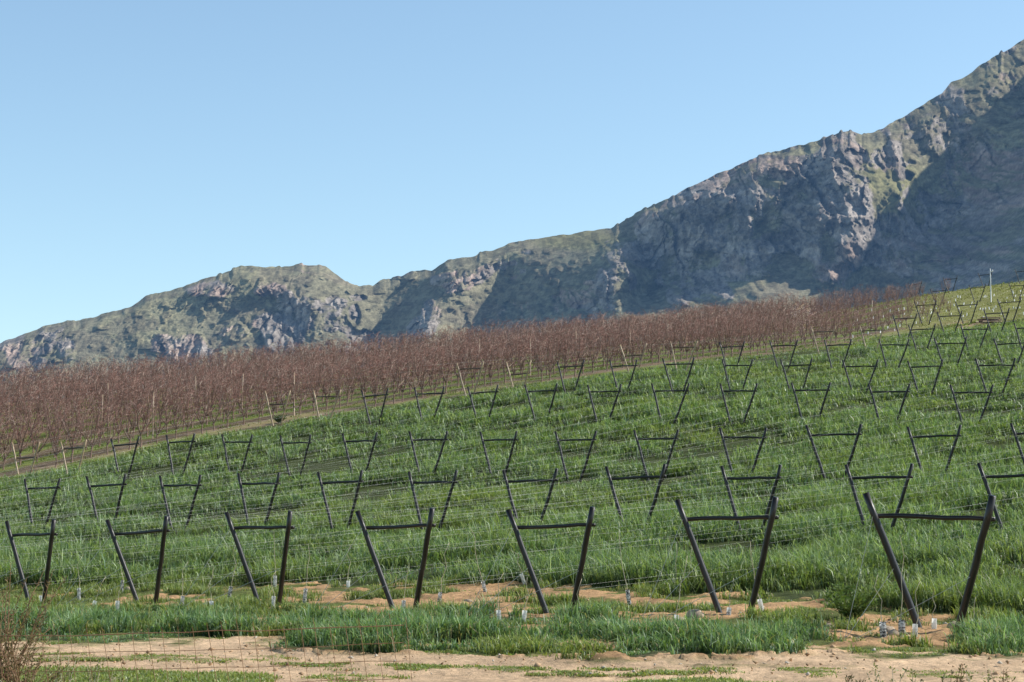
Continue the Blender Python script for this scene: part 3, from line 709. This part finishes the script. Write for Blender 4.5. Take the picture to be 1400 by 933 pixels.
order = np.argsort(np.where(inview, Dp - np.interp(Us, [0, 700, 1100, 1250], [103, 122, 135, 150]) , 1e6))
indiv = set(order[:298].tolist())
print('orchard trees', len(S_))
big_t, big_c = [], []
first = {}
frontd = {}
for k in order[:298]:
    m = RS.randint(NV)
    if m not in first:
        o = empty('fruit_tree', (0, 0, 0)); link('trunk', tmesh[m][0], M['bark'], o); link('crown', tmesh[m][1], M['twig'], o); first[m] = o
    else: o = copy_tree(first[m])
    o.location = (S_[k, 0], S_[k, 1], Zs[k]); o.rotation_euler = (RS.normal()*.04, RS.normal()*.04, RS.rand()*6.28)
    s = RS.uniform(.88, 1.1)*np.interp(Us[k], [1020, 1240], [1, .68]); o.scale = (s, s, s*RS.uniform(.9, 1.06))
    d = field_top(Us[k])-Vv[k]
    if d < 20: tag(o, 'bare red-twigged fruit tree in the front rank along the upper edge of the green field', 'fruit tree', 'front rank of bare fruit trees')
    else: tag(o, 'bare red-twigged fruit tree in the thicket just behind the front rank', 'fruit tree', 'bare fruit trees behind the front rank')
vs, qs, ts, cs, off = [], [], [], [], 0
for k in range(len(S_)):
    if k in indiv: continue
    tv, tq, tt_, bv, bq, bt, bc = lowm[RS.randint(6)]
    ang = RS.rand()*6.28; s = RS.uniform(.88, 1.1)*np.interp(Us[k], [1020, 1240], [1, .62]); ca, sa = math.cos(ang)*s, math.sin(ang)*s
    for (v, q, t, c) in ((tv, tq, tt_, np.tile([.2, .13, .1], (len(tv), 1))), (bv, bq, bt, bc)):
        w = np.stack([v[:, 0]*ca-v[:, 1]*sa+S_[k, 0], v[:, 0]*sa+v[:, 1]*ca+S_[k, 1], v[:, 2]*s+Zs[k]], -1)
        vs.append(w); cs.append(c); qs.append(np.array(q)+off); ts.append(np.array(t)+off); off += len(v)
o = link('orchard_trees', np_mesh('orchard_trees', np.concatenate(vs), np.concatenate(qs), np.concatenate(ts), np.concatenate(cs)), M['twig'])
tag(o, 'dense mass of bare reddish brown fruit trees deeper up the hill to the skyline', 'orchard', kind='stuff')
# blossoming tree
def blossom():
    rs = np.random.RandomState(77); a, b = tree_parts(77, .7, 3.1); p = hit(1099, 470)
    o = empty('blossom_tree', p); a.build('trunk', M['bark'], o); b.build('crown', M['twig'], o)
    f = MB(); tips = [np.array(v) for v in b.v[3::4]]
    for _ in range(420):
        t = tips[rs.randint(len(tips))]+rs.normal(size=3)*.07
        if t[2] < .9: continue
        f.leaf(t, rs.normal(size=3), .085, .075, tuple(np.array([.74, .55, .6])*rs.uniform(.8, 1.15)))
    f.build('blossom', M['leaf'], o)
    tag(o, 'fruit tree in pale pink blossom among bare trees at the right end of the orchard', 'fruit tree')
blossom()
# pale posts in the orchard
for (u, yt, yb, lab) in [(208.6, 536, 604, 'tall pale post in the orchard front, left of the third line frames'), (138, 540, 603, 'pale post among bare trees left of the tallest left post'), (147, 524, 590, 'thin pale post set back just right of the leftmost posts'), (267, 514, 574, 'pale post behind the orchard front above the third line of frames'),
                         (331, 511, 569, 'pale straight post left of the tan frame by the dark bush'), (315, 506, 560, 'thin pale post half hidden left of the straight post'), (402, 509, 569, 'pale post between the two tan frames on the field edge'), (568, 487, 536, 'pale post in the orchard above the fourth line of frames'), (656, 463, 520, 'pale post behind the tan frame in the middle of the orchard edge'),
                         (725, 463, 514, 'pale tall post at the middle of the orchard beside a tan frame'), (787, 454, 505, 'pale post among bare trees right of the middle'), (861, 452, 498, 'pale post in thick bare trees left of the upper tan frame'), (913, 437, 487, 'tall pale post by the upper tan frame'), (980, 433, 473, 'pale post in bare trees above the sixth line'), (1193, 411, 448, 'lone pale post in the thin right end of the orchard'), (10, 550, 600, 'pale post at the far left of the orchard')]:
    p = hit(u, yb); Z = float(project(np.array(p[0]), np.array(p[1]), np.array(p[2]))[2]); h = (yb-yt)/FPX*Z
    mb = MB(); rs = np.random.RandomState(int(u)); mb.tube([(0, 0, -.2), (rs.normal()*.02, 0, h*.5), (rs.normal()*.04, 0, h)], [.036, .034, .03], 8)
    o = mb.build('post', M['post']); o.location = p; tag(o, lab, 'post', 'pale posts in the bare orchard')
# white mast, pole pile, hillside guards
p = at(1355, 411, 5.0*D0); z = float(ground(p[0], p[1])); h = (411-367)/FPX*5.0*D0+(p[2]-z)
o = empty('mast', (p[0], p[1], z))
mb = MB(); mb.tube([(0, 0, -.2), (0, 0, h*.5), (0, 0, h)], [.055, .05, .04], 8); mb.build('pole', M['white'], o)
mb = MB(); mb.tube([(0, 0, h-.32), (.02, 0, h-.28), (.22, 0, h-.26), (.24, 0, h-.1)], [.03, .05, .05, .03], 8); mb.build('bracket', M['white'], o)
tag(o, 'thin tall white mast standing on the upper right hillside', 'mast')
p = hit(1353, 442)
o = empty('pole_pile', p, (0, 0, .1)); o.scale = (.62, .62, .62)
rs = np.random.RandomState(4)
for k in range(16):
    lay = k//5; x = rs.uniform(-1.0, 1.0); mb = MB(); aa = rs.normal()*.4
    mb.tube([(-1.45+x*.3, (k % 5-2)*.22-.3*aa, .1+lay*.17+rs.rand()*.06), (1.35+x*.3, (k % 5-2)*.22+.3*aa, .1+lay*.17+rs.rand()*.12)], [.075, .06], 7)
    mb.build('stacked_pole', M['pile'] if k % 4 else M['old_pole'], o)
tag(o, 'heap of dark stacked poles on the bare ground at upper right', 'pole pile')
gm = MB(); gm.tube([(0, 0, -.05), (0, 0, .34)], .06, 7, True); gm = gm.mesh('hill_guard')
n = 0
for _ in range(900):
    u = RS.uniform(1165, 1450); row = RS.randint(0, 9); y = np.interp(u, [1165, 1400, 1450], [438, 402, 396]) + (row-2.5)*5.4 + RS.normal()*.5
    if y > field_top(u)-4 or y < np.interp(u, [1165, 1400, 1450], [426, 391, 386]): continue
    p = hit(u, y)
    if p[1] > 235: continue
    o = link('guarded_sapling', gm, M['white']); o.location = p; s = RS.uniform(.4, .78); o.scale = (s, s, s*RS.uniform(.7, 1.2)); o.rotation_euler = (RS.normal()*.12, RS.normal()*.12, 0)
    tag(o, 'tiny white trunk guard speckling the yellow green hillside at upper right', 'sapling', 'white trunk guards on the upper right hillside'); n += 1
    if n >= 120: break
# ------------------------------------------------------------------ cover crop, grass and weeds
GV, GQ, GT, GC = [], [], [], []
def blades(x, y, z, h, wd, col, lean, out):
    n = len(x); a = RS.rand(n)*6.283; le = np.abs(RS.normal(size=n)*.42+lean)
    dx, dy = np.cos(a), np.sin(a); b = a+1.57+RS.normal(size=n)*.5; wx, wy = np.cos(b)*wd*.5, np.sin(b)*wd*.5
    P = np.stack([x, y, z-.03], -1); W = np.stack([wx, wy, 0*wx], -1)
    m = P + np.stack([dx*le*h*.28, dy*le*h*.28, h*.58], -1)
    t = P + np.stack([dx*le*h*.85, dy*le*h*.85, h*(1-.36*np.minimum(le, 1.9))], -1)
    v = np.stack([P-W*.7, P+W*.7, m+W, m-W, t], 1).reshape(-1, 3)
    i = np.arange(n)*5
    q = np.stack([i, i+1, i+2, i+3], -1); tr = np.stack([i+3, i+2, i+4], -1)
    c = np.repeat(col, 5, 0).reshape(n, 5, 3); c = c*np.array([.28, .28, .95, .95, 1.25])[None, :, None]  # blade feet darkened in the colour, painting the shade between leaves
    out.append((v, q, tr, c.reshape(-1, 3)))
def flush(name, out, label, m, cat='grass'):
    V, Q, T, Cc, off = [], [], [], [], 0
    for v, q, t, c in out: V.append(v); Q.append(q+off); T.append(t+off); Cc.append(c); off += len(v)
    me = np_mesh(name, np.concatenate(V), np.concatenate(Q), np.concatenate(T), np.clip(np.concatenate(Cc), 0, 1)); 
    print(name, off)
    return tag(link(name, me, m), label, cat, kind='stuff')
def scatter(N, r0, r1, az=16.8):
    r = np.exp(RS.uniform(math.log(r0), math.log(r1), N)); a = np.radians(RS.uniform(-az, az, N)); return r*np.sin(a), r*np.cos(a), r
PAL = np.array([[.15, .235, .095], [.195, .285, .12], [.165, .25, .145], [.255, .33, .115], [.29, .36, .22]])
def pal(n, N, yel):
    k = RS.randint(0, len(PAL), n); c = PAL[k]*RS.uniform(.58, 1.42, (n, 1)); hl = RS.rand(n) < .10; c[hl] = c[hl]*.7+np.array([.30, .34, .24]); return c*(1-yel[:, None])+np.array([.32, .34, .07])*yel[:, None]  # some random blades whitened, sunlit sparkle painted into their colour
out = []
x, y, r = scatter(98000, 33, 190, 21.0); c = cover(x, y)
strip = np.abs(((x*FRD[0]+y*FRD[1])/4.3) % 1-.5)*2
n4 = fbm(x*.35, y*.35, 4, 81)
keep = c['tall'] & (RS.rand(len(x)) < sm(.33, .50, n4)*.94+.06)
x, y, r, n4 = x[keep], y[keep], r[keep], n4[keep]; z = c['z'][keep]; n3 = c['n3'][keep]; v = c['v'][keep]; n1 = c['n1'][keep]
ft = field_top(c['u'][keep])
near = v-ft
hgt = (.28+.52*sm(.3, .68, n4))*RS.uniform(.7, 1.25, len(x))*sm(-4, 26, near+6)*(1-.2*sm(.5, .7, n3)) * np.interp(r, [33, 60, 190], [1, 1, .95])
NB = 12
rep = lambda a: np.repeat(a, NB)
sp = np.clip(r*.0034, .10, .5)
bx = rep(x)+RS.normal(size=len(x)*NB)*rep(sp)*.55; by = rep(y)+RS.normal(size=len(x)*NB)*rep(sp)*.55
hh = rep(hgt)*RS.uniform(.55, 1.12, len(bx)); wd = rep(np.clip(r*.00046, .017, .08))*RS.uniform(.6, 1.4, len(bx))
yel = np.clip(rep(.36*sm(.5, .72, n3)+.25*sm(.52, .7, n1)+.35*sm(22, 0, near)), 0, .85)*RS.uniform(.2, 1, len(bx))
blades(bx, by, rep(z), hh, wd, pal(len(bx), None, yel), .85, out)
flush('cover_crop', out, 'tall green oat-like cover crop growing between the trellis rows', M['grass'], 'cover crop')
# headland grass
out = []
x, y, r = scatter(112000, 18.5, 60, 19.5); c = cover(x, y)
t = c['tuft']; m_ = c['mid'] & (RS.rand(len(x)) < (1-c['dirt'])*sm(.2, .45, c['n2']))
rs_ = (c['v'] > road_bot(c['u'])-3) & (c['v'] < 965) & (c['n1'] > .40) & ((c['u'] < 620) | (c['n1'] > .52))
rt = (c['road'] > .5) & (np.abs(c['v']-(road_top(c['u'])*.52+road_bot(c['u'])*.48)) < 5) & (c['n2'] > .55)
lump = fbm(x*1.1, y*1.1, 3, 93)
tall2 = t & (RS.rand(len(x)) < sm(.34, .5, fbm(x*.8, y*.8, 3, 91)))
hgt = np.where(tall2, .08+.42*sm(.3, .72, lump), np.where(m_, .05+.27*sm(.45, .72, lump), np.where(rt, .05, .06+.06*c['n1'])))
keep = tall2 | m_ | rs_ | rt
x, y, r, hgt = x[keep], y[keep], r[keep], hgt[keep]; z = c['z'][keep]; isT = tall2[keep]; mm = m_[keep]; n1 = c['n1'][keep]
NB = 11
bx = rep(x)+RS.normal(size=len(x)*NB)*.07; by = rep(y)+RS.normal(size=len(x)*NB)*.07
hh = rep(hgt)*RS.uniform(.5, 1.15, len(bx)); wd = np.full(len(bx), .0165)*RS.uniform(.7, 1.3, len(bx))
yel = np.where(rep(isT), .12, np.where(rep(mm), .6, .75))*RS.uniform(.3, 1.1, len(bx))
colr = pal(len(bx), None, np.clip(yel, 0, 1)); colr[rep(isT)] *= np.array([.86, .96, 1.0])
straw = RS.rand(len(bx)) < .05; colr[straw] = np.array([.5, .42, .24])
blades(bx, by, rep(z), hh, wd, colr, .75, out)
flush('headland_grass', out, 'tufts of green grass along the headland between frames and dirt road', M['grass'], 'grass')
# short grass on the orchard floor and the yellow green hillside
out = []
x, y, r = scatter(32000, 85, 240, 20.5); c = cover(x, y)
strip = .5+.5*np.sin((x*FRD[0]+y*FRD[1])*2*math.pi/4.0)
keep = (c['yel'] & (RS.rand(len(x)) < .9)) | (c['orch'] & (c['n2']*.5+strip*.5 > .5) & (c['v'] < field_top(c['u'])-3))
x, y, r = x[keep], y[keep], r[keep]; z = c['z'][keep]; ye = c['yel'][keep]
NB = 7; bx = rep(x)+RS.normal(size=len(x)*NB)*.3; by = rep(y)+RS.normal(size=len(x)*NB)*.3
hh = RS.uniform(.06, .2, len(bx)); wd = rep(r*.0004)*RS.uniform(.7, 1.3, len(bx))
cc = np.where(rep(ye)[:, None], np.array([.27, .28, .085]), np.array([.2, .25, .06]))*RS.uniform(.7, 1.3, (len(bx), 1))
blades(bx, by, rep(z), hh, wd, cc, .4, out)
flush('hillside_grass', out, 'short yellow green grass on the orchard floor and upper right hillside', M['grass'], 'grass')
# ------------------------------------------------------------------ clods and small stones
x, y, r = scatter(26000, 24.5, 42, 16.5); c = cover(x, y)
k = ((c['dirt'] > .5) & (RS.rand(len(x)) < .7)) | ((c['road'] > .4) & (RS.rand(len(x)) < .05)) | (c['mid'] & (RS.rand(len(x)) < .06))
x, y, z = x[k], y[k], c['z'][k]; n = len(x)
oct_ = np.array([[1, 0, 0], [0, 1, 0], [-1, 0, 0], [0, -1, 0], [0, 0, 1], [0, 0, -1]], float); of = np.array([[0, 1, 4], [1, 2, 4], [2, 3, 4], [3, 0, 4], [1, 0, 5], [2, 1, 5], [3, 2, 5], [0, 3, 5]])
sz = .010+.026*RS.rand(n)**4; P = np.stack([x, y, z+sz*.4], -1)[:, None]+(oct_[None]*RS.uniform(.5, 1.4, (n, 6, 1))+RS.normal(size=(n, 6, 3))*.25)*sz[:, None, None]*np.array([1.2, 1.2, .8])
cc = np.array([.46, .31, .19])*RS.uniform(.5, 1.35, (n, 1)); cc = np.where(RS.rand(n, 1) < .15, np.array([.5, .45, .38]), cc)
mcl = NT('clods'); mcl = mcl.done(mcl.principled(mcl.attr('Col').outputs['Color'], .95, None, .1).outputs[0])
o = link('clods', np_mesh('clods', P.reshape(-1, 3), None, (of[None]+np.arange(n)[:, None, None]*6).reshape(-1, 3), np.repeat(cc, 6, 0), False), mcl)
tag(o, 'loose tan soil clods and small stones scattered over the bare headland and road', 'clods', kind='stuff')
# ------------------------------------------------------------------ weeds and shrubs
def weed(name, p, h, nst, seed, c1, c2, label, cat='weed', spread=.35, leaf=.05, wood=M['stem'], dens=22, woodcol=(1, 1, 1)):
    rs = np.random.RandomState(seed); o = empty(name, p); s_ = MB(); l_ = MB()
    for k in range(nst):
        a = rs.rand()*6.28; sp = spread*rs.uniform(.3, 1)*h; hh = h*rs.uniform(.55, 1.0); pts = []
        b0 = np.array([rs.normal()*.05*h, rs.normal()*.05*h, -.03])
        for q in range(5):
            f = q/4; pts.append(b0+np.array([math.cos(a)*sp*f**1.3, math.sin(a)*sp*f**1.3, hh*f])+rs.normal(size=3)*.02*h*f)
        s_.tube(pts, [.006, .005, .0045, .0035, .002], 4, False)
        for q in range(dens):
            f = rs.uniform(.2, 1)*4; i = min(3, int(f)); pp = pts[i]*(1-f+i)+pts[i+1]*(f-i); d = rs.normal(size=3); d[2] = abs(d[2])*.8+.2
            m = rs.rand(); l_.leaf(pp+rs.normal(size=3)*.01, d, leaf*rs.uniform(.6, 1.3), leaf*.38, tuple((np.array(c1)*m+np.array(c2)*(1-m))*rs.uniform(.75, 1.25)))
            if q % 4 == 0: s_.twig(pp, pp+d/np.linalg.norm(d)*leaf*2.2, .0025)
    s_.build('stem', wood, o); l_.build('foliage', M['leaf'], o)
    return tag(o, label, cat)
GRN = ((.15, .19, .055), (.25, .25, .09)); DRY = ((.20, .15, .085), (.12, .12, .05))
def spot(u, y, Z):                          # a plant foot near the camera, under a pixel column
    x = (u-CX)/FPX*Z; yw = Z*CP; return (x, yw, float(ground(x, yw)))
p = spot(12, 0, 20.6); weed('shrub', p, 1.5, 48, 1, *DRY, 'dry brownish shrub behind the rusty fence in the bottom left corner', 'shrub', .55, .045, M['rust'], 44)
p = spot(48, 0, 20.4); weed('shrub', p, .8, 26, 2, *DRY, 'low dry shrub beside the corner shrub at bottom left', 'shrub', .7, .04, M['rust'], 34)
for k, (u, top, Z, lab) in enumerate([(104, 884, 20.6, 'slender green weed against the dirt road left of centre of the fence'), (140, 888, 20.4, 'slim leafy weed right beside the slender one by the rusty fence'), (168, 905, 20.3, 'short weed by the fence in line with the second front frame'),
        (66, 912, 20.1, 'low leafy weed right of the corner shrubs'), (230, 921, 20.5, 'low green weed at the bottom edge below the second front frame'), (300, 924, 20.5, 'low weed at the bottom edge below the third front frame'),
        (1160, 915, 19.5, 'sprawling weed twig at the bottom below the bare soil patch'), (1202, 903, 19.5, 'yellow green feathery weed at bottom right, leftmost of the tall ones'), (1240, 900, 19.6, 'pale feathery weed at bottom right beside the leftmost tall one'), (1272, 909, 19.3, 'dark green leafy weed at the bottom right'), (1292, 899, 19.6, 'wiry grey green weed right of the dark leafy weed'), (1325, 903, 19.4, 'yellowish bushy weed near the bottom right corner'), (1358, 908, 19.2, 'thin dry weed stalk nearest the bottom right corner')]):
    p = spot(u, 0, Z); zt = at(u, top, Z)[2]; h = max(.12, zt-p[2])
    small = k in (3, 4, 5)
    c = GRN if k not in (4, 5) else ((.12, .17, .04), (.16, .18, .05))
    if k in (6, 9): c = ((.07, .09, .03), (.10, .11, .04))
    if k in (10, 12): c = ((.16, .13, .07), (.14, .15, .07))
    weed('weed', p, h, 5 if k < 3 else (9 if small else 7), 20+k, *c, lab, 'weed', .16 if k < 3 else (.9 if small else .42), .042, M['rust'] if k in (6, 10, 12) else M['leaf'] and M['stem'], 26)
for (u, y, h, lab) in [(382, 579, .5, 'dark green bush at the foot of the tan frame on the field edge')]:
    p = hit(u, y); weed('bush', p, h, 40, int(u), (.06, .11, .03), (.09, .15, .04), lab, 'bush', .9, .12, M['stem'], 40)
for (u, y, h, lab) in [(880, 800, .55, 'dark leafy bush left of the sixth front frame'), (1165, 850, .75, 'dark leafy bush left of the seventh front frame'), (620, 848, .35, 'low leafy weed clump right of the fourth front frame'), (230, 850, .4, 'bushy weed between the second and third front frames'), (1160, 826, .5, 'bright leafy weed behind the bush left of seventh frame'), (850, 795, .5, 'leafy bush at the crop edge between fifth and sixth frames')]:
    p = hit(u, y); weed('bush', p, h*.75, 30, int(u)+1, (.09, .15, .045), (.16, .22, .065), lab, 'bush', 1.15, .10, M['leaf_stem'], 34)
# ------------------------------------------------------------------ rusty wire fence, bottom left
def fence():
    def P(u, y): return np.array(at(u, y, 19.4+.0*u))
    x0 = P(-60, 872); o = empty('wire_fence', (x0[0], x0[1], float(ground(x0[0], x0[1]))))
    inv = np.array(o.location)
    bpy.context.view_layer.update()
    top = ip([(-200, 876), (0, 871), (213, 866), (373, 861.5), (540, 855), (600, 852)])
    for k, dy in enumerate((0, 25, 49, 73, 97)):
        mb = MB(); pts = []
        for u in np.arange(-120, 566-6*k, 14): pts.append(P(u, top(u)+dy+(vnoise(u*.02, k*3.1, 5)-.5)*3)-inv)
        mb.tube(pts, .0048 if k == 0 else .0032, 5, True); mb.build('line_wire', M['rust'], o)
    rs = np.random.RandomState(9)
    for k, u in enumerate(np.arange(-110, 556, 20.8)):
        uu = u+rs.normal()*.8; t = top(uu); mb = MB(); L = rs.uniform(4, 17); sl = .13+rs.normal()*.02
        pts = [P(uu-L*sl*1.2, t-L)-inv] + [P(uu+s*sl, t+s)-inv+np.array([0, .008, 0]) for s in (0, 12, 25, 37, 49, 61, 73, 97)]
        mb.tube(pts, .0026, 4, True); mb.build('stay_wire', M['rust'], o)
    tag(o, 'rusty wide-mesh wire fence along the dirt road at bottom left', 'wire fence')
fence()
#@end
# ------------------------------------------------------------------ light
SUN_AZ, SUN_EL = math.radians(84), math.radians(41)     # to the right of the view and slightly beyond
w = bpy.data.worlds.new('World'); SC.world = w; w.use_nodes = True
nt = w.node_tree; bg = nt.nodes['Background']; sk = nt.nodes.new('ShaderNodeTexSky')
sk.sky_type = 'NISHITA'; sk.sun_disc = False; sk.sun_elevation = SUN_EL; sk.sun_rotation = SUN_AZ
gm_ = nt.nodes.new('ShaderNodeMix'); gm_.data_type = 'RGBA'; gm_.blend_type = 'MULTIPLY'; gm_.inputs[0].default_value = 1
nt.links.new(sk.outputs[0], gm_.inputs[6]); gm_.inputs[7].default_value = (1.27, 1.34, 1.26, 1)
tc_ = nt.nodes.new('ShaderNodeTexCoord'); sp_ = nt.nodes.new('ShaderNodeSeparateXYZ'); nt.links.new(tc_.outputs['Generated'], sp_.inputs[0])
mr_ = nt.nodes.new('ShaderNodeMapRange'); mr_.inputs[1].default_value = .30; mr_.inputs[2].default_value = .72; mr_.inputs[3].default_value = 1; mr_.inputs[4].default_value = .42
nt.links.new(sp_.outputs['Z'], mr_.inputs[0])
gz_ = nt.nodes.new('ShaderNodeMix'); gz_.data_type = 'RGBA'; gz_.blend_type = 'MULTIPLY'; gz_.inputs[0].default_value = 1
nt.links.new(gm_.outputs[2], gz_.inputs[6]); nt.links.new(mr_.outputs[0], gz_.inputs[7])
sk.altitude = 100; sk.air_density = 1.0; sk.dust_density = .6; sk.ozone_density = 1.6
nt.links.new(gz_.outputs[2], bg.inputs['Color'])
bg.inputs['Strength'].default_value = .15
sl = bpy.data.lights.new('sun', 'SUN'); sl.energy = 5.0; sl.angle = math.radians(.53); sl.color = (1, .96, .88)
so = bpy.data.objects.new('sun', sl); C.objects.link(so)
from mathutils import Vector
sd = Vector((math.sin(SUN_AZ)*math.cos(SUN_EL), math.cos(SUN_AZ)*math.cos(SUN_EL), math.sin(SUN_EL)))
so.rotation_euler = sd.to_track_quat('Z', 'Y').to_euler(); so.location = sd*300
cam = bpy.data.cameras.new('camera'); co = bpy.data.objects.new('camera', cam); C.objects.link(co)
co.location = (0, 0, CAMZ); co.rotation_euler = (math.radians(90)+PITCH, 0, 0)
cam.sensor_width = 36; cam.lens = 36*FPX/1400; cam.clip_start = .1; cam.clip_end = 60000
SC.camera = co
SC.view_settings.view_transform = 'Standard'; SC.view_settings.look = 'None'; SC.view_settings.exposure = 0
SC.render.engine = 'CYCLES'
